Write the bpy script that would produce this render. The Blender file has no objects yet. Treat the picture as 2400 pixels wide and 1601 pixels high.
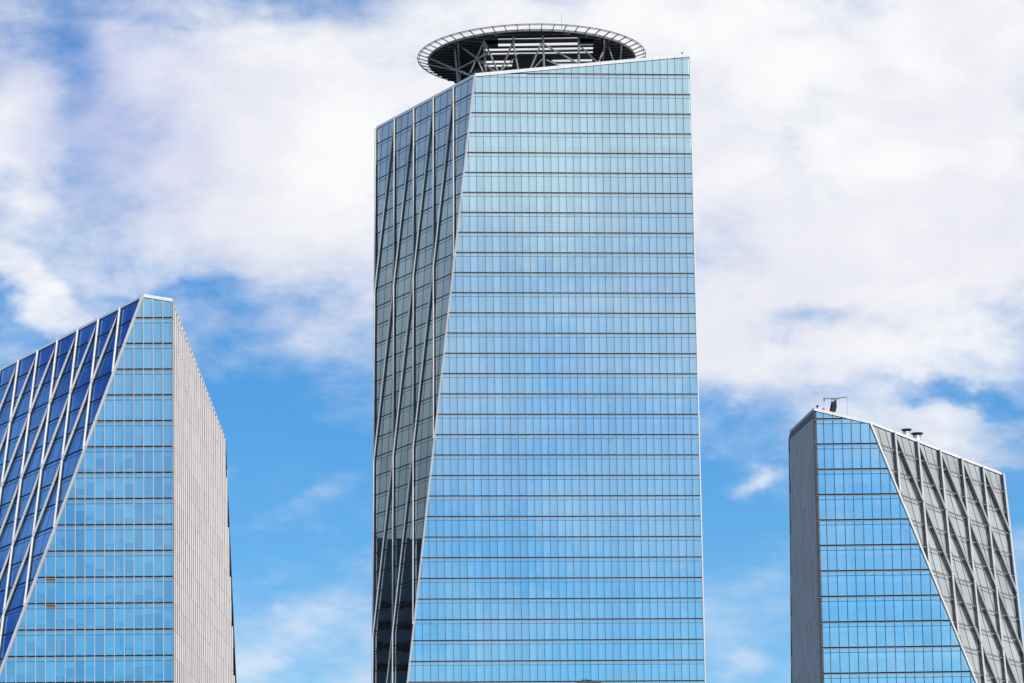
import bpy, bmesh, math, random
from mathutils import Vector, Matrix
random.seed(7)
S = bpy.context.scene
COL = S.collection
rad = math.radians

# ------------------------------------------------------------------ camera
PITCH, ROLL = rad(9.0024), -0.0168
fw = Vector((0, math.cos(PITCH), math.sin(PITCH)))
r0 = Vector((1, 0, 0)); u0 = r0.cross(fw)
cr = r0 * math.cos(ROLL) + u0 * math.sin(ROLL)
cu = u0 * math.cos(ROLL) - r0 * math.sin(ROLL)
cam = bpy.data.objects.new('camera', bpy.data.cameras.new('camera'))
COL.objects.link(cam)
M = Matrix.Identity(4)
for i in range(3):
    M[i][0], M[i][1], M[i][2] = cr[i], cu[i], -fw[i]
M[2][3] = 1.7
cam.matrix_world = M
cam.data.sensor_width = 36
cam.data.lens = 133.5
cam.data.shift_y = 0.20396
cam.data.clip_start = 1
cam.data.clip_end = 20000
S.camera = cam

# ------------------------------------------------------------------ light
SUN_AZ, SUN_EL = 145.0, 50.0          # azimuth clockwise from +Y
sd = Vector((math.sin(rad(SUN_AZ)) * math.cos(rad(SUN_EL)), math.cos(rad(SUN_AZ)) * math.cos(rad(SUN_EL)), math.sin(rad(SUN_EL))))
sun = bpy.data.objects.new('sun', bpy.data.lights.new('sun', 'SUN'))
COL.objects.link(sun)
sun.data.energy = 5.0
sun.data.angle = rad(0.53)
sun.data.color = (1.0, 0.955, 0.89)
sun.rotation_euler = sd.to_track_quat('Z', 'Y').to_euler()

W = bpy.data.worlds.new('World'); S.world = W
W.use_nodes = True
nt = W.node_tree
for n in list(nt.nodes): nt.nodes.remove(n)
def nd(t, **kw):
    n = nt.nodes.new(t)
    for k, v in kw.items(): setattr(n, k, v)
    return n
def lk(a, b): nt.links.new(a, b)
def mth(op, a, b=None, c=None, clamp=False):
    n = nd('ShaderNodeMath', operation=op); n.use_clamp = clamp
    for i, v in enumerate((a, b, c)):
        if v is None: continue
        if isinstance(v, (int, float)): n.inputs[i].default_value = v
        else: lk(v, n.inputs[i])
    return n.outputs[0]
def mixc(f, a, b):
    n = nd('ShaderNodeMix', data_type='RGBA')
    for k, v in ((0, f), (6, a), (7, b)):
        if isinstance(v, (int, float)): n.inputs[k].default_value = v
        elif isinstance(v, tuple): n.inputs[k].default_value = v + (1,)
        else: lk(v, n.inputs[k])
    return n.outputs[2]
def sstep(x, lo, hi):
    n = nd('ShaderNodeMapRange', interpolation_type='SMOOTHSTEP')
    lk(x, n.inputs[0])
    n.inputs[1].default_value, n.inputs[2].default_value = lo, hi
    n.inputs[3].default_value, n.inputs[4].default_value = 0, 1
    return n.outputs[0]
tc = nd('ShaderNodeTexCoord')
sep = nd('ShaderNodeSeparateXYZ'); lk(tc.outputs['Generated'], sep.inputs[0])
AZ = mth('MULTIPLY', mth('ARCTAN2', sep.outputs[0], sep.outputs[1]), 57.29578)
EL = mth('MULTIPLY', mth('ARCSINE', sep.outputs[2]), 57.29578)
cmb = nd('ShaderNodeCombineXYZ'); lk(AZ, cmb.inputs[0]); lk(EL, cmb.inputs[1])
V = cmb.outputs[0]                    # direction of the sky as (azimuth, elevation) in degrees
def noise(scale, sx=1.0, sy=1.0, detail=7.0, rough=0.55, z=0.0, dist=0.0, rot=0.0):
    mp = nd('ShaderNodeMapping'); lk(V, mp.inputs[0])
    mp.inputs['Scale'].default_value = (sx, sy, 1); mp.inputs['Location'].default_value = (0, 0, z)
    mp.inputs['Rotation'].default_value = (0, 0, rad(rot))
    n = nd('ShaderNodeTexNoise'); lk(mp.outputs[0], n.inputs['Vector'])
    n.inputs['Scale'].default_value = scale; n.inputs['Detail'].default_value = detail
    n.inputs['Roughness'].default_value = rough; n.inputs['Distortion'].default_value = dist
    return n
warp = noise(0.7, 0.8, 1.2, 5, 0.55, 3.1)
wv = nd('ShaderNodeVectorMath', operation='SUBTRACT'); lk(warp.outputs['Color'], wv.inputs[0]); wv.inputs[1].default_value = (.5, .5, .5)
ws = nd('ShaderNodeVectorMath', operation='MULTIPLY'); lk(wv.outputs[0], ws.inputs[0]); ws.inputs[1].default_value = (3.0, 1.9, 0)
wa = nd('ShaderNodeVectorMath', operation='ADD'); lk(V, wa.inputs[0]); lk(ws.outputs[0], wa.inputs[1])
VW = wa.outputs[0]
def blob(cx, cy, rx, ry, rot, w, vec=None):
    mp = nd('ShaderNodeMapping', vector_type='TEXTURE'); lk(vec or VW, mp.inputs[0])
    mp.inputs['Location'].default_value = (cx, cy, 0)
    mp.inputs['Rotation'].default_value = (0, 0, rad(rot))
    mp.inputs['Scale'].default_value = (rx, ry, 1)
    ln = nd('ShaderNodeVectorMath', operation='LENGTH'); lk(mp.outputs[0], ln.inputs[0])
    mr = nd('ShaderNodeMapRange', interpolation_type='SMOOTHSTEP'); lk(ln.outputs['Value'], mr.inputs[0])
    mr.inputs[1].default_value, mr.inputs[2].default_value = 0.0, 1.35
    mr.inputs[3].default_value, mr.inputs[4].default_value = w, 0.0
    return mr.outputs[0]
def total(lst):
    t = lst[0]
    for x in lst[1:]: t = mth('ADD', t, x)
    return t
# cloud banks: azimuth, elevation, half width, half height, tilt (degrees), density
BANKS = [(-1.76,15.14,5.91,2.76,0,0.55),(-3.78,15.34,2.17,2.37,10,0.35),(4.97,14.20,3.68,3.42,0,0.62),(5.91,12.15,2.76,1.12,-3,0.30),(7.6,14.8,2.4,2.4,0,0.5),(7.4,17.0,2.2,1.3,0,0.4),(2.5,17.0,4.5,1.1,0,0.32),(7.8,13.2,1.5,0.8,0,0.25),
(3.23,11.98,1.31,0.79,0,0.25),(-7.54,15.63,0.72,1.71,10,0.25),(-7.06,12.79,1.58,0.39,-32,0.40),(-3.13,13.2,1.71,0.55,-10,0.10),
(-6.34,15.97,1.4,1.7,25,-0.36),(-6.54,14.22,0.9,0.9,20,-0.12),(-5.0,12.95,1.3,0.2,6,-0.16),(-6.6,16.2,3.2,2.6,0,0.22),(-7.0,14.6,1.6,1.6,0,0.25),
(4.95,12.32,1.6,0.42,3,-0.52),(6.86,11.00,1.25,0.22,-8,-0.28),(3.54,10.82,0.92,0.39,0,-0.20),(-3.15,9.85,1.38,0.30,8,0.20),
(-3.90,7.4,1.1,0.6,30,0.20),(-3.30,8.25,0.46,0.26,0,0.16),(3.98,9.92,0.75,0.40,8,0.50),(6.64,10.49,1.71,0.49,-8,0.40),
(3.37,7.09,0.59,0.33,0,0.20),(7.60,9.67,0.85,0.53,0,-0.20),(-4.08,11.43,1.64,0.99,0,-0.15),(-3.4,10.4,3.0,2.2,0,-0.26),(3.6,9.0,1.6,1.8,0,-0.12)]
# banks out of frame, seen only as reflections in the glass
BANKS += [(170,21.5,40,11,0,0.85),(46,24,24,14,0,0.75),(100,30,40,20,0,0.4),(-58,13,14,10,0,0.95),(-40,20.6,5,1.5,0,0.5)]
fbm = noise(0.42, 0.9, 1.35, 9, 0.58, 0.0, 0.35, 14)
fine = noise(1.3, 0.65, 1.6, 9, 0.58, 8.0, 0.3, 10)
dens = total([blob(*b) for b in BANKS])
ahead = nd('ShaderNodeMapRange'); lk(mth('ABSOLUTE', AZ), ahead.inputs[0])
ahead.inputs[1].default_value, ahead.inputs[2].default_value = 12, 35      # sky behind the viewer: clouds softened, bluer tint put in for the reflections
ahead.inputs[3].default_value, ahead.inputs[4].default_value = 1.0, 0.5
AH = ahead.outputs[0]
dens = mth('ADD', dens, mth('MULTIPLY', mth('MULTIPLY', mth('SUBTRACT', fbm.outputs['Fac'], 0.5), 1.15), AH))
dens = mth('ADD', dens, mth('MULTIPLY', mth('MULTIPLY', mth('SUBTRACT', fine.outputs['Fac'], 0.5), 0.46), AH))
cover = sstep(dens, -0.24, 0.58)
shade = noise(0.5, 0.8, 1.3, 6, 0.55, 21.0, 0.2, 20)
cl = mixc(sstep(shade.outputs['Fac'], 0.32, 0.66), (9.7, 9.7, 9.85), (8.2, 8.3, 9.1))
lav = blob(-6.2, 15.7, 1.9, 2.3, 20, 1.0)
cl = mixc(mth('MULTIPLY', lav, 1.0, clamp=True), cl, (4.8, 5.5, 8.2))
# grey-bellied bank to the left of the towers
grey = blob(-60, 15, 17, 8.5, 0, 1.0)
cl = mixc(mth('MINIMUM', grey, 0.92), cl, (1.7, 1.9, 2.25))
sky = nd('ShaderNodeTexSky', sky_type='NISHITA')
sky.sun_disc = False
sky.sun_elevation = rad(SUN_EL); sky.sun_rotation = rad(SUN_AZ)
sky.altitude = 50; sky.air_density = 1.0; sky.dust_density = 0.35; sky.ozone_density = 2.0
hsv = nd('ShaderNodeHueSaturation'); lk(sky.outputs[0], hsv.inputs['Color'])
hsv.inputs['Saturation'].default_value = 1.45; hsv.inputs['Hue'].default_value = 0.5; hsv.inputs['Value'].default_value = 1.0
tint = nd('ShaderNodeVectorMath', operation='MULTIPLY'); lk(hsv.outputs[0], tint.inputs[0]); lk(mixc(AH, (0.39, 1.00, 1.16), (0.88, 1.12, 1.28)), tint.inputs[1])
final = mixc(cover, tint.outputs[0], cl)
bg = nd('ShaderNodeBackground'); lk(final, bg.inputs[0]); # sky to the sides and behind boosted, added light for reflections and blinds
sky_boost = nd('ShaderNodeMapRange'); lk(mth('ABSOLUTE', AZ), sky_boost.inputs[0])
sky_boost.inputs[1].default_value, sky_boost.inputs[2].default_value = 15, 60
sky_boost.inputs[3].default_value, sky_boost.inputs[4].default_value = 0.10, 0.14
lk(sky_boost.outputs[0], bg.inputs[1])
out = nd('ShaderNodeOutputWorld'); lk(bg.outputs[0], out.inputs[0])

S.view_settings.view_transform = 'Standard'
S.view_settings.look = 'None'
S.view_settings.exposure = 0.0
S.view_settings.gamma = 1.0
S.render.engine = 'CYCLES'
S.cycles.max_bounces = 8
S.cycles.transparent_max_bounces = 12

# ------------------------------------------------------------------ materials
def material(name):
    m = bpy.data.materials.new(name); m.use_nodes = True
    t = m.node_tree
    for n in list(t.nodes): t.nodes.remove(n)
    o = t.nodes.new('ShaderNodeOutputMaterial')
    return m, t, o
def paint(name, col, rough=0.45, metal=0.0, vary=0.08, scale=(0.6, 0.6, 0.15), spec=0.4):
    m, t, o = material(name)
    b = t.nodes.new('ShaderNodeBsdfPrincipled')
    c = t.nodes.new('ShaderNodeTexCoord'); mp = t.nodes.new('ShaderNodeMapping'); mp.inputs['Scale'].default_value = scale
    n = t.nodes.new('ShaderNodeTexNoise'); n.inputs['Scale'].default_value = 1.0; n.inputs['Detail'].default_value = 5
    g = t.nodes.new('ShaderNodeNewGeometry')
    a = t.nodes.new('ShaderNodeMath'); a.operation = 'ADD'
    r = t.nodes.new('ShaderNodeMapRange'); r.inputs[1].default_value = 0.4; r.inputs[2].default_value = 1.6
    r.inputs[3].default_value = 1 - vary; r.inputs[4].default_value = 1 + vary
    h = t.nodes.new('ShaderNodeHueSaturation'); h.inputs['Color'].default_value = col + (1,)
    t.links.new(c.outputs['Object'], mp.inputs[0]); t.links.new(mp.outputs[0], n.inputs['Vector'])
    t.links.new(n.outputs['Fac'], a.inputs[0]); t.links.new(g.outputs['Random Per Island'], a.inputs[1])
    t.links.new(a.outputs[0], r.inputs[0]); t.links.new(r.outputs[0], h.inputs['Value'])
    t.links.new(h.outputs[0], b.inputs['Base Color'])
    b.inputs['Roughness'].default_value = rough; b.inputs['Metallic'].default_value = metal
    b.inputs['Specular IOR Level'].default_value = spec
    t.links.new(b.outputs[0], o.inputs[0])
    return m
def glass(name, tint, base, trans, vary=0.05, rough=0.0):
    m, t, o = material(name)
    tr = t.nodes.new('ShaderNodeBsdfTransparent'); tr.inputs[0].default_value = trans + (1,)
    gl = t.nodes.new('ShaderNodeBsdfAnisotropic'); gl.inputs['Color'].default_value = tint + (1,); gl.inputs['Roughness'].default_value = rough
    mx = t.nodes.new('ShaderNodeMixShader')
    fr = t.nodes.new('ShaderNodeFresnel'); fr.inputs[0].default_value = 1.5
    g = t.nodes.new('ShaderNodeNewGeometry')
    r = t.nodes.new('ShaderNodeMapRange'); r.inputs[3].default_value = base - vary; r.inputs[4].default_value = base + vary
    a = t.nodes.new('ShaderNodeMath'); a.operation = 'ADD'; a.use_clamp = True
    t.links.new(g.outputs['Random Per Island'], r.inputs[0])
    t.links.new(r.outputs[0], a.inputs[0]); t.links.new(fr.outputs[0], a.inputs[1])
    # faint roller waves of toughened glass
    c = t.nodes.new('ShaderNodeTexCoord'); n = t.nodes.new('ShaderNodeTexNoise'); n.inputs['Scale'].default_value = 0.55; n.inputs['Detail'].default_value = 1
    bp = t.nodes.new('ShaderNodeBump'); bp.inputs['Strength'].default_value = 0.04; bp.inputs['Distance'].default_value = 0.06
    t.links.new(c.outputs['Object'], n.inputs['Vector']); t.links.new(n.outputs['Fac'], bp.inputs['Height']); t.links.new(bp.outputs[0], gl.inputs['Normal'])
    t.links.new(a.outputs[0], mx.inputs[0]); t.links.new(tr.outputs[0], mx.inputs[1]); t.links.new(gl.outputs[0], mx.inputs[2])
    t.links.new(mx.outputs[0], o.inputs[0])
    return m

ALU = paint('pale_aluminium', (0.68, 0.66, 0.635), 0.42, 0.0, 0.05)
ALU2 = paint('satin_aluminium', (0.70, 0.68, 0.66), 0.38, 0.25, 0.06)
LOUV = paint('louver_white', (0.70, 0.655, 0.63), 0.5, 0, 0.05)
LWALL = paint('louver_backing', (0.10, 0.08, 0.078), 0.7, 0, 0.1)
DARK = paint('dark_gasket', (0.010, 0.009, 0.010), 0.7, 0, 0.1, spec=0.2)
BRONZE = paint('bronze_frame', (0.065, 0.055, 0.05), 0.45, 0.2, 0.08)
NAVY = paint('dark_frame', (0.035, 0.035, 0.05), 0.45, 0.2, 0.08)
BEIGE = paint('beige_frame', (0.55, 0.51, 0.47), 0.45, 0.1, 0.06)
SILL = paint('sill_beige', (0.44, 0.38, 0.33), 0.45, 0.0, 0.08)
STEEL = paint('helipad_steel', (0.20, 0.19, 0.19), 0.55, 0.3, 0.12)
STEELD = paint('deck_steel', (0.045, 0.045, 0.05), 0.6, 0.2, 0.15)
RAILC = paint('ring_steel', (0.09, 0.08, 0.08), 0.5, 0.2, 0.1)
FASCIA = paint('fascia_steel', (0.17, 0.168, 0.168), 0.5, 0.2, 0.12)
ROOFM = paint('roof_membrane', (0.30, 0.30, 0.30), 0.9, 0, 0.15)
CONC = paint('concrete', (0.34, 0.33, 0.31), 0.85, 0, 0.12)
CEIL = paint('ceiling_white', (0.5, 0.5, 0.5), 0.9, 0, 0.04)
COLM = paint('column_white', (0.85, 0.85, 0.83), 0.8, 0, 0.03)
BLIND = paint('blind_fabric', (0.80, 0.81, 0.80), 0.9, 0, 0.22, (0.5, 0.5, 0.25))
INNER = paint('office_interior', (0.05, 0.05, 0.06), 0.9, 0, 0.2, (0.3, 0.3, 0.3))
BLADE = paint('fin_blade', (0.06, 0.09, 0.085), 0.25, 0, 0.1, spec=0.6)
NAVYC = paint('shaded_blue_coping', (0.10, 0.13, 0.22), 0.35, 0.4, 0.1)  # dark blue shade of the right flank put into the coping colour
BLADEN = paint('shaded_fin_blade', (0.022, 0.035, 0.05), 0.35, 0, 0.1)  # darker copy of the fin blade, the right facet's shade put into its colour
FINM = paint('fin_aluminium', (0.52, 0.495, 0.475), 0.42, 0.0, 0.06)
TRIM = paint('trim_aluminium', (0.58, 0.555, 0.53), 0.42, 0.0, 0.08)
NAVYW = paint('navy_cladding', (0.02, 0.03, 0.055), 0.4, 0, 0.1)
BROWN = paint('bronze_spandrel', (0.20, 0.145, 0.11), 0.45, 0.1, 0.05)
BLACK = paint('black_paint', (0.012, 0.012, 0.014), 0.5, 0.2, 0.1)
BLUEP = paint('blue_paint', (0.02, 0.05, 0.28), 0.5, 0, 0.1)
ORANGE = paint('orange_paint', (0.62, 0.10, 0.03), 0.5, 0, 0.05)
GALV = paint('galvanised_steel', (0.66, 0.64, 0.65), 0.32, 0.75, 0.12, (2, 2, 0.4))
ASPH = paint('ground_asphalt', (0.07, 0.075, 0.07), 0.9, 0, 0.2, (0.01, 0.01, 0.01))
G_FRONT_C = glass('glass_centre_front', (0.60, 0.86, 0.985), 0.52, (0.58, 0.83, 0.96), 0.03)
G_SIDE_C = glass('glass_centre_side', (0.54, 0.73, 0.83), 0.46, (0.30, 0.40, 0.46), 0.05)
G_FRONT_L = glass('glass_left_front', (0.46, 0.80, 1.0), 0.43, (0.62, 0.97, 1.0), 0.04)
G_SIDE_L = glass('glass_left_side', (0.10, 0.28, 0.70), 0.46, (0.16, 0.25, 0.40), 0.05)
G_FRONT_R = glass('glass_right_front', (0.60, 0.87, 1.0), 0.55, (0.64, 0.96, 1.0), 0.03)
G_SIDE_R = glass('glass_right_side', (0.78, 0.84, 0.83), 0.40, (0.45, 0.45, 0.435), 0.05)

def banded(name, period, offset):
    """plain curtain wall of the hidden sides: dark glass storeys between pale floor bands and mullion lines"""
    m, t, o = material(name)
    c = t.nodes.new('ShaderNodeTexCoord'); sp = t.nodes.new('ShaderNodeSeparateXYZ'); t.links.new(c.outputs['Object'], sp.inputs[0])
    def M(op, a, b):
        n = t.nodes.new('ShaderNodeMath'); n.operation = op
        for i, v in enumerate((a, b)):
            if isinstance(v, (int, float)): n.inputs[i].default_value = v
            else: t.links.new(v, n.inputs[i])
        return n.outputs[0]
    band = M('LESS_THAN', M('FLOORED_MODULO', M('SUBTRACT', sp.outputs[2], offset), period), period*.2)
    ml = M('LESS_THAN', M('FLOORED_MODULO', M('ADD', sp.outputs[0], M('MULTIPLY', sp.outputs[1], .9)), 1.5), .09)
    k = M('MAXIMUM', band, ml)
    b = t.nodes.new('ShaderNodeBsdfPrincipled')
    mx = t.nodes.new('ShaderNodeMix'); mx.data_type = 'RGBA'
    t.links.new(k, mx.inputs[0]); mx.inputs[6].default_value = (.10, .19, .26, 1); mx.inputs[7].default_value = (.34, .34, .34, 1)
    t.links.new(mx.outputs[2], b.inputs['Base Color'])
    b.inputs['Roughness'].default_value = .12
    t.links.new(M('SUBTRACT', .75, M('MULTIPLY', k, .6)), b.inputs['Metallic'])
    t.links.new(b.outputs[0], o.inputs[0])
    return m
REAR = banded('rear_curtain_wall', 4.2, 220.777 - 4.2*60)

# ------------------------------------------------------------------ helpers
def obj(name, bm, mats, parent=None):
    me = bpy.data.meshes.new(name); bm.to_mesh(me); bm.free()
    for m in (mats if isinstance(mats, (list, tuple)) else [mats]): me.materials.append(m)
    o = bpy.data.objects.new(name, me); COL.objects.link(o)
    if parent: o.parent = parent
    return o
def thing(name, label, cat, loc=(0, 0, 0), group=None):
    o = bpy.data.objects.new(name, None); COL.objects.link(o)
    o.location = loc; o['label'] = label; o['category'] = cat
    if group: o['group'] = group
    return o
def face(bm, pts, mi=0):
    f = bm.faces.new([bm.verts.new(p) for p in pts]); f.material_index = mi
    return f
def hull(bm, a, b, mi=0):
    """solid between two loops of equal length"""
    va = [bm.verts.new(p) for p in a]; vb = [bm.verts.new(p) for p in b]
    n = len(a)
    fs = [bm.faces.new(va), bm.faces.new(vb[::-1])]
    for i in range(n):
        fs.append(bm.faces.new((va[i], vb[i], vb[(i + 1) % n], va[(i + 1) % n])))
    for f in fs: f.material_index = mi
def fixn(bm):
    bmesh.ops.recalc_face_normals(bm, faces=bm.faces); return bm
def bar(bm, p, q, w, h=None, mi=0, up=None):
    p, q = Vector(p), Vector(q); h = h or w
    d = (q - p).normalized(); up = Vector(up) if up else Vector((0, 0, 1))
    if abs(d.dot(up)) > 0.99: up = Vector((0, 1, 0))
    x = d.cross(up).normalized() * (w / 2); y = x.cross(d).normalized() * (h / 2)
    L = [-x - y, x - y, x + y, -x + y]
    hull(bm, [p + v for v in L], [q + v for v in L], mi)
def tube(bm, p, q, r1, r2=None, n=12, mi=0):
    p, q = Vector(p), Vector(q); r2 = r1 if r2 is None else r2
    d = (q - p).normalized(); up = Vector((0, 0, 1)) if abs(d.z) < .99 else Vector((0, 1, 0))
    x = d.cross(up).normalized(); y = x.cross(d)
    A = [p + (x * math.cos(2*math.pi*i/n) + y * math.sin(2*math.pi*i/n)) * r1 for i in range(n)]
    B = [q + (x * math.cos(2*math.pi*i/n) + y * math.sin(2*math.pi*i/n)) * r2 for i in range(n)]
    hull(bm, A, B, mi)
def lathe(bm, c, prof, n=28, mi=0):
    rings = []
    for r, z in prof:
        rings.append([bm.verts.new((c[0] + r*math.cos(2*math.pi*i/n), c[1] + r*math.sin(2*math.pi*i/n), c[2] + z)) for i in range(n)])
    for a, b in zip(rings, rings[1:]):
        for i in range(n):
            f = bm.faces.new((a[i], a[(i+1) % n], b[(i+1) % n], b[i])); f.material_index = mi; f.smooth = True
    for rg in (rings[0], rings[-1]):
        f = bm.faces.new(rg); f.material_index = mi
def clip(poly, region):
    """convex polygon clipped by a convex counter-clockwise region"""
    for i in range(len(region)):
        a, b = region[i], region[(i + 1) % len(region)]
        ex, ey = b[0] - a[0], b[1] - a[1]
        side = lambda p: ex * (p[1] - a[1]) - ey * (p[0] - a[0])
        res = []
        for j in range(len(poly)):
            p, q = poly[j], poly[(j + 1) % len(poly)]
            sp, sq = side(p), side(q)
            if sp >= 0: res.append(p)
            if (sp >= 0) != (sq >= 0):
                k = sp / (sp - sq); res.append((p[0] + k*(q[0]-p[0]), p[1] + k*(q[1]-p[1])))
        poly = res
        if len(poly) < 3: return []
    out = []
    for p in poly:
        if not out or abs(p[0]-out[-1][0]) + abs(p[1]-out[-1][1]) > 1e-4: out.append(p)
    if len(out) > 2 and abs(out[0][0]-out[-1][0]) + abs(out[0][1]-out[-1][1]) < 1e-4: out.pop()
    ar = sum(out[i][0]*out[(i+1) % len(out)][1] - out[(i+1) % len(out)][0]*out[i][1] for i in range(len(out)))
    return out if len(out) > 2 and abs(ar) > 0.01 else []
def ccw(poly):
    ar = sum(poly[i][0]*poly[(i+1) % len(poly)][1] - poly[(i+1) % len(poly)][0]*poly[i][1] for i in range(len(poly)))
    return poly if ar > 0 else poly[::-1]
class Plane:
    """a facade plane: origin o, horizontal axis u, up-slope axis w, outward normal n"""
    def __init__(s, o, u, w, n): s.o, s.u, s.w, s.n = Vector(o), Vector(u), Vector(w), Vector(n)
    def P(s, a, t, d=0.0): return s.o + s.u*a + s.w*t + s.n*d
    def t(s, z): return (z - s.o.z) / s.w.z
    def prism(s, bm, poly, d0, d1, mi=0):
        if len(poly) > 2: hull(bm, [s.P(a, t, d0) for a, t in poly], [s.P(a, t, d1) for a, t in poly], mi)
    def pane(s, bm, poly, d, mi=0, tilt=0.0):
        if len(poly) < 3: return
        ca = sum(p[0] for p in poly)/len(poly); ct = sum(p[1] for p in poly)/len(poly)
        ka, kt = random.gauss(0, tilt), random.gauss(0, tilt)
        f = face(bm, [s.P(a, t, d + (a-ca)*ka + (t-ct)*kt) for a, t in poly], mi)
        f.normal_update()
        if f.normal.dot(s.n) < 0: f.normal_flip()

# ------------------------------------------------------------------ ground
bm = bmesh.new(); face(bm, [(-4000, -3000, 0), (4000, -3000, 0), (4000, 6000, 0), (-4000, 6000, 0)])
g = obj('ground', bm, ASPH); g['kind'] = 'structure'

# ------------------------------------------------------------------ towers
def tower(T):
    FH = T.get('fh', 4.2); k = FH / 4.2; lw0 = T.get('line', 1.0); E1, E2, E3, E4 = .16*k*lw0, .16*k*lw0 + .07*k, .80*k, .05*k
    root = thing('office_tower', T['label'], 'skyscraper', (T['hip'][0], T['hip'][1], 0), 'glass office towers')
    inv = Vector((-T['hip'][0], -T['hip'][1], 0))
    def add(name, bm, mats, parent=None):
        fixn(bm) if name not in ('window_band', 'spandrel_panel') else None
        o = obj(name, bm, mats, parent or root)
        if not parent: o.location = inv           # meshes are written in world coordinates
        return o
    hip = Vector(T['hip']); sg = T['sg']          # sg = +1: front runs to the right of the hip
    F = Plane(hip, T['u'], (0, 0, 1), T['n'])
    Q = Plane(hip, T['us'], T['ws'], T['ns'])
    kh = T['kh']; tb = F.t(T['zbot'])             # hip line on the front: s = kh * t
    sE, zE = T['sE'], T['zE'] - hip.z
    reg = ccw([(0, 0), (sE, zE), (sE, tb), (kh*tb, tb)])
    z0, nst = T['z0'], T['nst']
    up = T['sE']
    pane = T['pane']
    ncol = int(abs(sE - kh*tb) / pane) + 2
    dirc = -sg
    colx = [sE + dirc*pane*i for i in range(ncol)]
    rnd = random.Random(T['seed'])
    def cell(a, b, t0, t1, r=reg): return clip(ccw([(a, t0), (b, t0), (b, t1), (a, t1)]), r)
    lo = min(sE, kh*tb) - 1; hi = max(sE, kh*tb) + 1
    fw_, fd = T['mull']
    # footprint at a height, used by floor slabs, inner walls and roof
    kS, kV, sN, nn = T['kS'], T['kV'], T['sN'], T['nn']
    sEnd = sN * nn
    lv = T.get('lv')
    def foot(z, kk=1.0):
        t = z - hip.z; tq = Q.t(z)
        a = F.P(kh*t, t); b = F.P(sE, t)
        bb = lv.P(min(lv_end(z), back_limit(z)), z - lv.o.z) if lv else b + Vector((math.sin(rad(3)), math.cos(rad(3)), 0))*62
        l = Q.P(sEnd + kV*tq, tq)
        lb = l + (bb - b) * 0.45
        pts = [a, b, bb, lb, l]
        c = sum(pts, Vector()) / 5
        return [c + (p - c) * kk for p in pts]
    def back_limit(z):
        sl = (T['zBB'] - lv.o.z) / T['lend'][0]
        return max(4.0, (z - lv.o.z) / sl - 1.5) if sl < 0 and z < hip.z - .1 else 1e9
    def lv_end(z): return T['lend'][0] + (T['lend'][1] - z) * T['lend'][2]
    first = -1
    for i in range(ncol):                     # mullions run the full height of the curtain wall
        m0 = colx[i] - fw_/2 if i else (colx[0] if sg < 0 else colx[0] - fw_*.6)
        mb_ = bmesh.new(); F.prism(mb_, cell(m0, m0 + fw_ * (1 if i else .6), tb, 20), -.06, fd)
        if len(mb_.faces): add('mullion', mb_, T['frame'])
        else: mb_.free()
    for j in range(first, nst):
        zt = z0 - FH*j
        t = F.t(zt); tn = t - FH
        band = bmesh.new(); fr = bmesh.new(); sp = bmesh.new(); si = bmesh.new(); bl = bmesh.new()
        heavy = (lo, hi)
        if j == 0 and 'top_line' in T: heavy = T['top_line']
        F.prism(fr, cell(heavy[0], heavy[1], t - E1, t + E1), -.05, .10, 0)
        F.prism(si, cell(heavy[0], heavy[1], t - E2, t - E1), -.05, .14, 0)
        F.prism(fr, cell(lo, hi, t - E3 - .03, t - E3 + .03), -.04, .05, 1)
        bk = bmesh.new(); F.prism(bk, cell(lo, hi, t - E3 + .04, t - E1 - .02), -.22, -.14)
        for i in range(ncol - 1):
            a, b = colx[i], colx[i+1]
            F.pane(band, cell(a, b, tn + E1, t - E3), 0, 0, .0011)
            brown = (j, i) in T.get('brown', ())
            F.pane(sp, cell(a, b, t - E3, t - E1), 0.0 if not brown else .02, 1 if brown else 0, .0010)
            # roller blinds, hung just inside the glass
            drop, wd = T['blinds'](j, i, rnd)
            if drop > 0:
                w0 = a + dirc*pane*(1-wd) if sg > 0 else a + dirc*pane*.05
                w1 = b - dirc*pane*.05 if sg > 0 else a + dirc*pane*wd
                w0, w1 = min(w0, w1), max(w0, w1)
                F.pane(bl, cell(w0, w1, t - E3 - .04 - drop*3.2*k, t - E3 - .04), -.16)
        wb = add('window_band', band, T['gf'])
        for nm, b_, mt in (('spandrel_panel', sp, [T['gsp'], BROWN]), ('window_frame', fr, [DARK, T['thin']]), ('window_sill', si, SILL), ('roller_blind', bl, BLIND), ('spandrel_backing', bk, BLIND)):
            if len(b_.faces): add(nm, b_, mt, wb)
            else: b_.free()
        if j >= 0:
            fs = bmesh.new()
            A = [p + Vector((0, 0, zt - .75 - p.z)) for p in foot(zt, .985)]
            B = [p + Vector((0, 0, zt - .12 - p.z)) for p in foot(zt, .985)]
            hull(fs, A, B)
            add('floor_slab', fs, CEIL, wb)
        if T.get('desks') and j >= 5:
            db = bmesh.new()
            for i in range(1, ncol - 2):
                if rnd.random() < .55:
                    x = colx[i] + dirc*pane*.5
                    h_ = rnd.uniform(.35, .95)
                    pl = cell(x - rnd.uniform(.25, .6), x + rnd.uniform(.25, .6), tn + E1 + .05, tn + E1 + h_)
                    if pl: F.prism(db, pl, -1.4, -.7)
            if len(db.faces): add('desk_row', db, COLM, wb)
            else: db.free()
        for cx in T.get('cols', ()):
            if j < 1: continue
            cm = bmesh.new()
            pl = cell(cx - .28*k, cx + .28*k, tn + .15, t - E3)
            if pl: F.prism(cm, pl, -.95, -.42); add('inner_column', cm, COLM, wb)
            else: cm.free()
    # --- side facet
    tbq = Q.t(T['zbot'])
    regq = ccw([(0, 0), (sEnd, 0), (sEnd + kV*tbq, tbq), (-kS*tbq, tbq)])
    gm = (kV - kS) / 2
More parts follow.
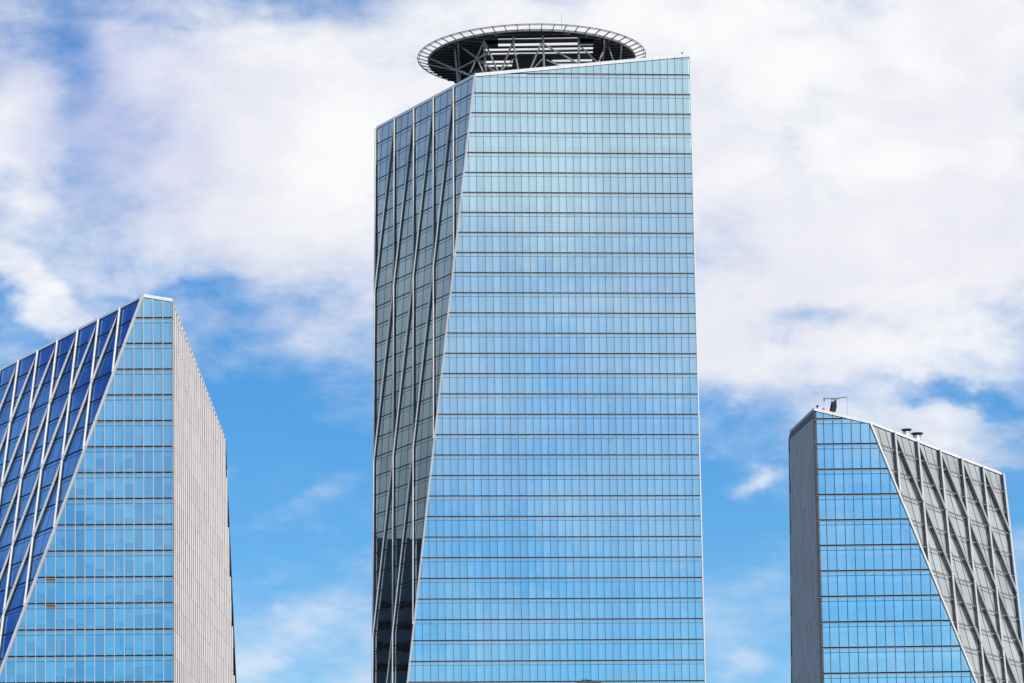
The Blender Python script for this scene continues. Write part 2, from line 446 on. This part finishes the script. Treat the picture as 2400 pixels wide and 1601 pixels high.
    cellq = lambda a, b, t0, t1: clip(ccw([(a + gm*t0, t0), (b + gm*t0, t0), (b + gm*t1, t1), (a + gm*t1, t1)]), regq)
    nm_ = [sN/3*i for i in range(-3, 3*nn + int(abs(gm*tbq)/(sN/3)) + 4)]
    for a in nm_:
        mb_ = bmesh.new(); Q.prism(mb_, cellq(a - .024, a + .024, tbq, 0), -.05, .04)
        if len(mb_.faces): add('mullion', mb_, BRONZE)
        else: mb_.free()
    for j in range(-1, nst):
        zt = z0 - FH*j
        t = Q.t(zt); tn = Q.t(zt - FH)
        band = bmesh.new(); fr = bmesh.new(); sp = bmesh.new(); bl = bmesh.new(); si = bmesh.new()
        row = lambda a, b: clip(ccw([(-90, a), (130, a), (130, b), (-90, b)]), regq)
        Q.prism(fr, row(t - E1*.45, t + E1*.45), -.05, .07, 0)
        Q.prism(si, row(t - E1*.45 - .09*k, t - E1*.45), -.05, .06, 0)
        Q.prism(fr, row(t - E3 - .03, t - E3 + .03), -.04, .03, 0)
        for a, b in zip(nm_, nm_[1:]):
            Q.pane(band, cellq(a, b, tn + E1*.45, t - E3), 0, 0, .0016)
            Q.pane(sp, cellq(a, b, t - E3, t - E1), 0, 0, .0016)
            d = T['sideblind'](j, rnd)
            if d > 0: Q.pane(bl, cellq(a + .04, b - .04, t - E3 - .04 - d*3.2*k, t - E3 - .04), -.35)
        if not len(band.faces):
            for b_ in (band, fr, sp, bl, si): b_.free()
            continue
        wb = add('window_band', band, T['gs'])
        for nm, b_, mt in (('spandrel_panel', sp, T['gs']), ('window_frame', fr, DARK), ('window_sill', si, T['sidesill']), ('roller_blind', bl, BLIND)):
            if len(b_.faces): add(nm, b_, mt, wb)
            else: b_.free()
    # fins of the facet: steep ones and slanting ones start from the same nodes under the parapet
    fw2, fp = T['fin']
    def fin(name, s0, k, tend, taper, d_extra=0.0, ttop=0.12):
        bm_ = bmesh.new()
        L = Vector((k, 1.0)); nseg = max(1, int((ttop - tend) / (FH / Q.w.z)) + 1)
        ts = [ttop] + [Q.t(z0 - FH*i) for i in range(0, nst + 1)]
        ts = [x for x in ts if tend < x <= ttop] + [tend]
        for a, b in zip(ts, ts[1:]):
            if a - b < .15: continue
            a2, b2 = a - .03, b + .03
            h = fw2 / 2
            def depth(tt):
                if not taper: return fp
                return fp * min(1.0, .35 + .65 * (ttop - tt) / taper)
            c0 = T['web']
            A = [Q.P(s0 + k*a2 + x, a2, d) for x, d in ((-h, c0), (h, c0), (h, c0 + depth(a2) + d_extra), (-h, c0 + depth(a2) + d_extra))]
            B = [Q.P(s0 + k*b2 + x, b2, d) for x, d in ((-h, c0), (h, c0), (h, c0 + depth(b2) + d_extra), (-h, c0 + depth(b2) + d_extra))]
            hull(bm_, A, B)
            hull(bm_, [Q.P(s0 + k*a2 + x, a2, d) for x, d in ((-.05, .02), (.05, .02), (.05, c0), (-.05, c0))],
                 [Q.P(s0 + k*b2 + x, b2, d) for x, d in ((-.05, .02), (.05, .02), (.05, c0), (-.05, c0))], 1)
        if len(bm_.faces): add(name, bm_, [T.get('finm', FINM), T.get('blade', BLADE)])
        else: bm_.free()
    for i in range(1, nn):
        s = sN*i
        fin('upright_fin', s, kV, max(-s/(kV + kS) + .15, tbq), 0)
        tcr = -sN/(kV + kS)
        fin('slanted_fin', s - .1, -kS, max(-(sEnd - s)/(kV + kS), tbq), -tcr*.6, .03, .05)
    # slanting fins that start below the parapet on the corner edge are outside the facet; add those entering from the far corner
    fin('upright_fin', sEnd - fw2/2, kV, tbq, 0, .04, .25)
    # hip edge and end edge trims
    hb = bmesh.new()
    nb = (F.n + Q.n).normalized()
    e = (F.P(kh*tb, tb) - F.P(0, 0))
    hx = e.normalized().cross(nb).normalized()
    hw = T['hipw'] / 2
    for a, b in zip([0.02] + [-(zz) for zz in ()], []): pass
    zs = [hip.z + .15] + [z0 - FH*i for i in range(0, nst) if z0 - FH*i < hip.z] + [T['zbot']]
    for a, b in zip(zs, zs[1:]):
        ta, tb_ = a - hip.z - .02, b - hip.z + .02
        pa, pb = F.P(kh*ta, ta), F.P(kh*tb_, tb_)
        o_ = [-hx*.08 - nb*.1, hx*.08 - nb*.1, hx*hw + nb*.10, hx*hw + nb*T['hipd'], -hx*hw + nb*T['hipd'], -hx*hw + nb*.10]
        hull(hb, [pa + v for v in o_], [pb + v for v in o_])
    add('edge_trim', hb, TRIM)
    eb = bmesh.new()
    F.prism(eb, ccw([(sE, tb), (sE + sg*T['endw'], tb), (sE + sg*T['endw'], zE), (sE, zE)]), -.4, .12)
    add('edge_trim', eb, T['endm'])
    # parapets, panel by panel
    pf = bmesh.new(); ph = T['ph']
    slope = zE / sE
    ed = [c for c in colx if (0 < c*sg < abs(sE))]
    ed = sorted([0.0] + ed + [sE])
    for a, b in zip(ed, ed[1:]):
        F.prism(pf, ccw([(a + .015, a*slope + .02), (b - .015, b*slope + .02), (b - .015, b*slope + ph), (a + .015, a*slope + ph)]), -.7, .14)
    F.prism(pf, ccw([(0, -.06), (sE, zE - .06), (sE, zE + .02), (0, .02)]), -.5, .06, 1)
    add('roof_parapet', pf, [ALU, DARK])
    ps = bmesh.new()
    n_p = nn*3
    for i in range(n_p):
        a, b = sEnd*i/n_p + .012, sEnd*(i+1)/n_p - .012
        Q.prism(ps, [(a, .02), (b, .02), (b, ph*.95), (a, ph*.95)], -.7, .10)
    Q.prism(ps, [(0, -.07), (sEnd, -.07), (sEnd, .02), (0, .02)], -.5, .05, 1)
    add('roof_parapet', ps, [T['sideparapet'], DARK])
    # roof, inner walls, back walls, plain lower storeys
    def ztop(k):   # heights of the five roof corners
        return [hip.z, hip.z + zE, T['zBB'], T['zLB'], hip.z]
    ft = [p.copy() for p in foot(hip.z, .99)]
    for p, z in zip(ft, ztop(0)): p.z = z - .15
    rf = bmesh.new(); hull(rf, [p - Vector((0, 0, .5)) for p in ft], ft); add('roof', rf, ROOFM)
    bw = bmesh.new()
    lowz = T['zbot']
    topf = foot(hip.z, 1.0); lowf = foot(lowz, 1.0)
    for p, z in zip(topf, ztop(0)): p.z = z
    for i in (2, 3) if lv else (1, 2, 3):
        a, b = i, i + 1
        face(bw, [lowf[a], lowf[b], topf[b], topf[a]])
    add('back_wall', bw, T['back'])
    iw = bmesh.new()
    zt = min(ztop(0)) - 2
    A = foot(zt, .72); B = foot(lowz, .72)
    for p in A: p.z = zt
    hull(iw, A, B); add('inner_wall', iw, INNER)
    lw = bmesh.new()
    base = foot(lowz, 1.0); gr = [p.copy() for p in base]
    for p in gr: p.z = 0.0
    for p in base: p.z = lowz
    hull(lw, base, gr); add('lower_wall', lw, T['back'])
    # louvred flank
    if lv:
        L = lv; le = T['lend']
        zt0, zt1 = L.o.z, T['zBB']
        sl = (zt1 - zt0) / le[0]
        lwm = bmesh.new()
        pw = ccw([(0, 0), (le[0], zt1 - zt0), (lv_end(lowz), lowz - zt0), (0, lowz - zt0)])
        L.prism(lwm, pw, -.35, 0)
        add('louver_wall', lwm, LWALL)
        cp = bmesh.new()
        L.prism(cp, ccw([(.1, -.10), (le[0], zt1 - zt0 - .1), (le[0], zt1 - zt0 + .42), (.1, .5)]), -.5, -.02)
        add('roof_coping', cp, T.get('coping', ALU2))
        sp_, lw_, lp = T['louv']
        n = int(lv_end(lowz) / sp_)
        for i in range(n + 1):
            s = .25 + sp_ * i
            zt_ = zt0 + sl * s - (.35 if sl < 0 else 1.0) if s < le[0] else le[1] - (s - le[0]) / le[2] - .4
            bmv = bmesh.new()
            z = zt_; k = int((z0 - z) / FH)
            cuts = [zt_] + [z0 - FH*q - .25 for q in range(-3, nst + 1) if z0 - FH*q - .25 < zt_ - .4]
            for a, b in zip(cuts, cuts[1:]):
                if b < lowz - 1: break
                jx = rnd.uniform(-.02, .02)
                q0 = [(s, a - .025), (s + lw_, a - .025), (s + lw_, b + .025), (s, b + .025)]
                L.prism(bmv, ccw([(x, zz - zt0) for x, zz in q0]), .0, lp + jx)
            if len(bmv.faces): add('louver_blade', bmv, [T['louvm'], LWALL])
            else: bmv.free()
        # edge of the rear face showing past the flank
        rt = bmesh.new()
        zz = [zt1 - .3]
        while zz[-1] > lowz: zz.append(zz[-1] - FH*1.5)
        e0 = T['rear']
        for q, (a, b) in enumerate(zip(zz, zz[1:])):
            sa, sb = lv_end(a), lv_end(b)
            wa = e0[0] + (zt1 - a)*e0[1]; wb2 = e0[0] + (zt1 - b)*e0[1]
            hull(rt, [L.P(sa - .6, a - zt0, -.3), L.P(sa + .4, a - zt0, -.3), L.P(sa + .4, a - zt0, wa), L.P(sa - .6, a - zt0, wa)],
                 [L.P(sb - .6, b - zt0 + .06, -.3), L.P(sb + .4, b - zt0 + .06, -.3), L.P(sb + .4, b - zt0 + .06, wb2), L.P(sb - .6, b - zt0 + .06, wb2)])
        add('edge_trim', rt, BLACK)
    return root

def blinds_c(j, i, r):
    if j == 3: return (r.choice((.55, .62)) if i % 6 else 0, .95)
    return (r.choice((1, 1, 1, 1, .97)), r.uniform(.60, .68))
def blinds_l(j, i, r):
    if j < 5: return (1.0, r.uniform(.70, .8))
    x = r.random()
    if x < .30: return (0, 1)
    if x < .52: return (r.uniform(.2, .4), .95)
    if x < .80: return (r.uniform(.5, .85), .95)
    return (1.0, .95)
def blinds_r(j, i, r):
    if j < 2: return (1.0, r.uniform(.72, .8))
    if j == 2: return (.45, 1.0)
    return (.22 if (j*7 + 3) % 3 else .30, 1.0)

def vec_u(az): return (math.sin(rad(az)), math.cos(rad(az)), 0)
LVL = Plane((-53.8297, 595.8541, 137.391), vec_u(1.906), (0, 0, 1), (math.cos(rad(1.906)), -math.sin(rad(1.906)), 0))
LVR = Plane((43.3495, 531.5254, 105.3057), vec_u(1.263), (0, 0, 1), (-math.cos(rad(1.263)), math.sin(rad(1.263)), 0))

centre = tower(dict(seed=1, label='tallest tower in the middle, pale blue glass front, round helipad on its roof', hip=(-5.991, 755.392, 220.016), sg=1,
    u=(.996002, .089329, 0), n=(.089329, -.996002, 0), us=(-.482518, .875886, 0), ns=(-.870442, -.479519, .111315), ws=(.097499, .053712, .993785),
    kh=.1223, sE=44.53, zE=224.63, zbot=90.5, z0=220.777, nst=31, pane=1.535, mull=(.08, .10), line=.78, gf=G_FRONT_C, gsp=G_FRONT_C, gs=G_SIDE_C, thin=NAVY, frame=BRONZE,
    blinds=blinds_c, sideblind=lambda j, r: 0 if r.random() < .7 else r.uniform(.2, .9), kS=.0489, kV=.187, sN=8.995, nn=5, fin=(.20, .25), web=.20, hipw=.30, hipd=.26,
    endw=.22, endm=ALU, ph=.70, zBB=222.0, zLB=218.5, back=REAR, sidesill=BRONZE, sideparapet=ALU2, top_line=(10.8, 60)))
left = tower(dict(seed=2, label='shorter glass tower at the left edge with white louvred flank and deep blue facet', hip=(-58.521, 595.568, 138.178), sg=1,
    u=(.998141, .060940, 0), n=(.060940, -.998141, 0), us=(-.479611, .877481, 0), ns=(-.832062, -.454786, .317557), ws=(.278651, .152304, .948239),
    kh=.3699, sE=4.70, zE=137.39, zbot=71.5, z0=134.796, nst=15, pane=1.548, mull=(.085, .14), line=.85, gf=G_FRONT_L, gsp=G_FRONT_L, gs=G_SIDE_L, thin=BRONZE, frame=BEIGE,
    blinds=blinds_l, sideblind=lambda j, r: 0, kS=.1492, kV=.535, sN=9.048, nn=7, fin=(.19, .27), finm=TRIM, web=.20, hipw=.38, hipd=.40, endw=.10, endm=DARK,
    ph=.55, zBB=129.4, zLB=130.5, back=REAR, sidesill=DARK, sideparapet=ALU2, lv=LVL, lend=(75.65, 129.4, .318), louv=(2.75, .35, .20), louvm=LOUV, rear=(.12, .006),
    cols=(-4.1, -13.35), desks=True, brown=((10, 12), (11, 12))))
right = tower(dict(seed=3, fh=3.654, label='shorter glass tower at the right edge with grey shaded flank and pale green-grey facet', hip=(51.2406, 531.7210, 103.2893), sg=-1,
    u=(.999693, .024781, 0), n=(.024781, -.999693, 0), us=(.484352, .874873, 0), ns=(.833595, -.461499, .303542), ws=(-.265560, .147021, .952818),
    kh=-.3692, sE=-7.8935, zE=105.3057, zbot=63.7, z0=104.1106, nst=11, pane=1.31544, mull=(.075, .12), line=.8, gf=G_FRONT_R, gsp=G_FRONT_R, gs=G_SIDE_R, thin=NAVY, frame=NAVY,
    blinds=blinds_r, sideblind=lambda j, r: .0 if j < 2 else r.choice((1, 1, 1, .97, .9)), kS=.178, kV=.60, sN=8.378, nn=6, fin=(.15, .19), web=.28, hipw=.26, hipd=.34, endw=.12, endm=NAVY,
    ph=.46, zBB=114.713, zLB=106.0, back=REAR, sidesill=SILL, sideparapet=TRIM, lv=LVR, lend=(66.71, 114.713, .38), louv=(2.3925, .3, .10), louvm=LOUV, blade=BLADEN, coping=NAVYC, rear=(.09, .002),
    cols=(-3.48, 4.18), top_line=(-8.0, -3.915)))

# ------------------------------------------------------------------ helipad on the tallest roof
HC = Vector((5.971, 787.0, 232.81))
heli = thing('helipad', 'round steel helipad on braced legs standing above the tallest tower roof', 'helipad', HC)
RD = 22.3
def arc_poly(x0, x1, y0, y1):
    """rectangle clipped by the deck circle"""
    N = 72
    circ = [(RD*math.cos(2*math.pi*i/N), RD*math.sin(2*math.pi*i/N)) for i in range(N)]
    return clip([(x0, y0), (x1, y0), (x1, y1), (x0, y1)], circ)
dk = bmesh.new()
def plate(x0, x1, y0, y1, za=-.32, zb=-.12):
    p = arc_poly(x0, x1, y0, y1)
    if p: hull(dk, [(x, y, za) for x, y in p], [(x, y, zb) for x, y in p])
plate(-23, 23, -23, -18.2)
plate(-23, 23, 7.0, 23)
plate(-23, -10.2, -18.2, 7.0); plate(13.0, 23, -18.2, 7.0)
plate(-10.2, -7.1, -18.2, -10.2); plate(9.7, 13.0, -18.2, -11.4)
for y0, y1 in ((-15.6, -12.9), (-10.6, -9.3), (-7.3, -6.1), (-4.6, -.3), (1.8, 2.7), (4.6, 7.0)):
    plate(-10.2, 13.0, y0, y1)
hub = [(-3.93, -2.19), (-2.69, -5.65), (2.24, -5.37), (3.15, -3.35), (4.76, 1.1), (5.46, 3.94), (5.4, 7.5), (-4.4, 7.5)]
hull(dk, [(x, y, -.5) for x, y in hub], [(x, y, -.34) for x, y in hub])
obj('deck', fixn(dk), STEELD, heli)
for k in range(-11, 11):
    y = k*1.95 + .7
    hwid = math.sqrt(max(0, RD*RD - y*y)) - .25
    if hwid < 4: continue
    for x0, x1 in ([(-hwid, hwid)] if not -18.5 < y < 7 else [(-hwid, -10.3), (13.1, hwid)]):
        if x1 - x0 < 1: continue
        jb = bmesh.new(); bar(jb, (x0, y, -.62), (x1, y, -.62), .14, .55); bar(jb, (x0, y, -.90), (x1, y, -.90), .34, .05)
        obj('deck_joist', fixn(jb), STEELD, heli)
for x in (-15.5, 15.2, 18.9):
    hwid = math.sqrt(RD*RD - x*x) - .3
    jb = bmesh.new(); bar(jb, (x, -hwid, -1.05), (x, hwid, -1.05), .16, .85, up=(0, 0, 1)); bar(jb, (x, -hwid, -1.48), (x, hwid, -1.48), .42, .06)
    obj('deck_girder', fixn(jb), STEEL, heli)
fb = bmesh.new()
N = 96
for i in range(N):
    a, b = 2*math.pi*i/N, 2*math.pi*(i+1)/N
    def ring4(t): c, s = math.cos(t), math.sin(t); return [(c*(RD-.25), s*(RD-.25), -.45), (c*RD, s*RD, -.45), (c*RD, s*RD, .0), (c*(RD-.25), s*(RD-.25), .0)]
    hull(fb, ring4(a), ring4(b))
bmesh.ops.remove_doubles(fb, verts=fb.verts, dist=1e-4)
obj('rim_fascia', fixn(fb), FASCIA, heli)
rb = bmesh.new()
NR = 58
for i in range(NR):
    a, b = 2*math.pi*(i+.3)/NR, 2*math.pi*(i+1.3)/NR
    for r, z, w in ((24.45, .42, .13), (24.1, .30, .09)):
        bar(rb, (r*math.cos(a), r*math.sin(a), z), (r*math.cos(b), r*math.sin(b), z), w)
obj('net_ring', fixn(rb), RAILC, heli)
for i in range(NR):
    a = 2*math.pi*(i+.3)/NR
    kb = bmesh.new()
    bar(kb, (RD*math.cos(a), RD*math.sin(a), -.25), (24.45*math.cos(a), 24.45*math.sin(a), .40), .13, .2)
    obj('net_bracket', fixn(kb), RAILC, heli)
# braced legs under the rim (X, Y, Z relative to the deck centre)
LEGS = [((-10.06,-17.74,0.48),(-9.61,-17.74,-11.23),0.20),
((-10.09,-17.74,-1.23),(-13.04,-15.88,-7.40),0.20),
((-11.58,-16.80,-4.35),(-9.15,-18.45,-11.15),0.17),
((-9.87,-17.87,-1.34),(-6.01,-19.79,-11.32),0.20),
((-10.09,-17.74,-1.23),(-16.45,-11.85,0.87),0.12),
((-16.45,-11.85,0.87),(-5.66,-20.68,-10.44),0.24),
((-16.34,-12.00,0.47),(-15.70,-12.00,-9.00),0.20),
((-15.93,-12.66,-5.70),(-14.45,-12.66,-12.10),0.20),
((-3.89,-20.12,-0.23),(-3.86,-20.12,-2.39),0.22),
((-4.07,-20.09,-2.27),(-7.96,-19.05,-11.36),0.20),
((-3.92,-20.12,-2.39),(-2.43,-20.12,-11.66),0.20),
((-3.65,-20.18,-5.60),(-8.84,-18.88,-9.96),0.13),
((2.27,-20.36,-0.30),(2.46,-20.36,-11.30),0.24),
((1.95,-20.39,-2.46),(-1.75,-20.56,-11.24),0.20),
((2.45,-20.33,-2.79),(12.66,-16.82,-7.95),0.20),
((9.79,-17.84,-0.17),(9.70,-17.84,-9.94),0.24),
((9.97,-17.71,-2.42),(16.07,-13.00,-7.19),0.17),
((15.99,-12.41,0.20),(15.92,-12.41,-0.67),0.22),
((15.79,-12.64,-0.51),(12.75,-15.87,-8.21),0.20),
((15.97,-12.41,-0.44),(18.08,-12.41,-7.77),0.15),
((-22.35,-3.00,0.01),(-14.20,-15.27,-7.33),0.22),
((-15.93,-12.66,-5.76),(-10.34,-18.35,-9.84),0.22),
((-15.93,-12.66,-5.76),(-9.09,-19.17,-4.08),0.20),
((-22.37,-3.00,-1.61),(-14.30,-15.42,-7.09),0.13),
((2.94,-20.25,-6.19),(7.71,-19.26,-8.05),0.13),
((2.06,-20.37,-5.98),(-1.79,-20.66,-10.45),0.13)]
for p, q, w in LEGS:
    lb = bmesh.new(); tube(lb, p, q, w, n=10); obj('brace', fixn(lb), STEEL, heli)
mb = bmesh.new(); tube(mb, (6.2, -22.1, -.1), (6.2, -22.1, 3.0), .045, .02, 8)
mast = obj('antenna_mast', fixn(mb), RAILC); mast.location = HC
mast['label'] = 'thin whip antenna standing on the rim of the round helipad'; mast['category'] = 'antenna'

# plant room under the helipad
pr = bmesh.new()
A = [(-6, 772, 219), (20, 774, 219), (20, 800, 219), (-12, 800, 219)]
hull(pr, A, [(x, y, 226.5) for x, y, z in A])
prr = thing('plant_room', 'dark plant room on the roof under the round helipad', 'plant room', (4, 786, 219))
o = obj('wall', fixn(pr), STEELD, prr); o.location = (-4, -786, -219)
lr = bmesh.new()
for zz in (220.5, 222, 223.5, 225): bar(lr, (-6.05, 771.9, zz), (20.05, 773.9, zz), .2, .5)
o = obj('louvre', fixn(lr), STEEL, prr); o.location = (-4, -786, -219)

# dark block behind the left tower
ob = thing('office_block', 'dark office block mirrored in the lowest panes of the tallest tower slanting facet', 'building', (-118, 840, 0))
b = bmesh.new(); hull(b, [(-18, -45, 0), (18, -45, 0), (18, 50, 0), (-18, 50, 0)], [(-18, -45, 151), (18, -45, 151), (18, 50, 151), (-18, 50, 151)])
obj('wall', fixn(b), NAVYW, ob)
b = bmesh.new(); hull(b, [(-14, -2, 151), (14, -2, 151), (14, 50, 151), (-14, 50, 151)], [(-14, 10, 157), (14, 10, 157), (14, 50, 157), (-14, 50, 157)])
obj('roof_storey', fixn(b), NAVYW, ob)
for q in range(24):
    b = bmesh.new(); bar(b, (18.0, -44, 20 + q*5.0), (18.0, 49, 20 + q*5.0), .12, 1.8); obj('window_strip', fixn(b), DARK, ob)

# roof lamps
def lamp(p, label):
    r = thing('roof_lamp', label, 'lamp', p)
    b = bmesh.new(); tube(b, (0, 0, 0), (0, 0, .25), .05, n=8); obj('post', fixn(b), BLACK, r)
    b = bmesh.new(); lathe(b, (0, 0, .25), [(.10, 0), (.17, .08), (.17, .24), (.07, .32)], 12); obj('lamp_head', fixn(b), BLACK, r)
lamp((36.99, 761.0, 225.56),'small black lamp on the top corner of the tallest tower')
lamp((44.04, 533.5, 105.96),'small black lamp on the peak of the right tower')
CR={'jt': (47.05, 538.0, 108.05), 'jb': (46.66, 538.0, 106.19), 'hubp': (47.06, 538.0, 108.28), 'bl': (45.41, 538.0, 108.34), 'br': (48.72, 538.0, 108.52), 'ptop': (46.55, 538.0, 107.97), 'pbot': (46.24, 538.0, 106.42), 'pul': (45.41, 538.0, 107.97), 'hooktop': (45.31, 538.0, 106.99), 'hookbot': (45.28, 538.0, 106.67), 'cr0': (48.7, 538.0, 108.32), 'cr1': (48.71, 538.0, 105.78), 'j1': (47.18, 538.0, 107.91), 'j2': (47.15, 538.0, 106.95)}
FL=[(58.733, 553.0, 106.428),(60.707, 557.0, 106.574)]
CR["jib"]=[(46.92, 538.0, 108.05), (47.16, 538.0, 108.03), (47.16, 538.0, 106.95), (46.78, 538.0, 105.71), (46.27, 538.0, 105.72), (46.53, 538.0, 107.59), (46.76, 538.0, 107.92)]
# roof crane of the right tower
crn = thing('roof_crane', 'black roof crane with a grey T boom and hanging cables on the right tower', 'crane', (CR['jb'][0], CR['jb'][1], CR['jb'][2]))
def cpart(name, fn, mat, parent=None):
    b = bmesh.new(); fn(b); o = obj(name, fixn(b), mat, parent or crn)
    if not parent: o.location = -Vector(CR['jb'])
    return o
V3 = Vector
def jib(b):
    pts = [V3(p) for p in CR['jib']]
    hull(b, [p + V3((0, -.35, 0)) for p in pts], [p + V3((0, .35, 0)) for p in pts])
cpart('jib', jib, BLACK)
def post(b):
    bar(b, V3(CR['ptop']), V3(CR['pbot']) + V3((-.15, 0, -.6)), .22, .22)
    bar(b, V3(CR['pbot']) + V3((.25, 0, 0)), V3(CR['ptop']) + V3((.1, 0, -.6)), .08, .08)
cpart('stay_post', post, BLACK)
cpart('control_box', lambda b: bar(b, V3(CR['pbot']) + V3((.12, -.1, -.2)), V3(CR['pbot']) + V3((.20, -.1, .45)), .13, .13), BLUEP)
def boom(b):
    h = V3(CR['hubp']); l = V3(CR['bl']); r = V3(CR['br'])
    bar(b, l, h + V3((0, 0, .06)), .12, .13); bar(b, h + V3((0, 0, .06)), r, .13, .13)
    bar(b, h + V3((-.7, 0, -.06)), h + V3((.5, 0, -.02)), .10, .12)
    bar(b, h + V3((0, 0, .1)), V3(CR['jt']) + V3((0, 0, -.1)), .16, .2)
cpart('boom', boom, FASCIA)
def pull(b): bar(b, V3(CR['bl']) + V3((-.02, 0, .12)), V3(CR['pul']), .14, .14)
cpart('pulley', pull, BLACK)
def pull2(b): bar(b, V3(CR['br']) + V3((0, 0, .1)), V3(CR['cr0']) + V3((0, 0, -.05)), .13, .13)
cpart('pulley', pull2, GALV)
cpart('cable', lambda b: tube(b, V3(CR['pul']), V3(CR['hooktop']), .014, n=6), BLACK)
cpart('cable', lambda b: tube(b, V3(CR['cr0']), V3(CR['cr1']), .014, n=6), BLACK)
hk = bmesh.new(); hz = V3(CR['hookbot'])
lathe(hk, hz, [(.05, -.02), (.2, .02), (.22, .18), (.12, .28), (.05, .36)], 14)
o = obj('hook_block', fixn(hk), ORANGE, crn); o.location = -Vector(CR['jb'])

# exhaust flues
def flue(c, R, r, label):
    f = thing('exhaust_flue', label, 'flue', (c[0], c[1], c[2] - 6), 'exhaust flues')
    b = bmesh.new(); lathe(b, (0, 0, 0), [(r, 0), (r, 5.4), (r*.98, 5.42), (r*.98, 5.8)], 32); obj('pipe', fixn(b), GALV, f)
    b = bmesh.new(); lathe(b, (0, 0, 5.42), [(r*1.03, 0), (r*1.12, .04), (r*1.12, .14), (r*1.03, .18)], 32); obj('collar', fixn(b), GALV, f)
    b = bmesh.new(); lathe(b, (0, 0, 5.42), [(r*.9, .30), (r*1.2, .38), (R*.97, .52), (R, .57), (R*.97, .62), (r*.5, .66)], 36); obj('rain_cap', fixn(b), BLACK, f)
flue(FL[0], .79, .52, 'smaller steel flue with a flared black cap, the one nearer the crane')
flue(FL[1], .94, .61, 'larger steel flue with a flared black cap, the one nearer the roof corner')

# dark block behind the left tower, mirrored in the shaded facet of the tallest tower
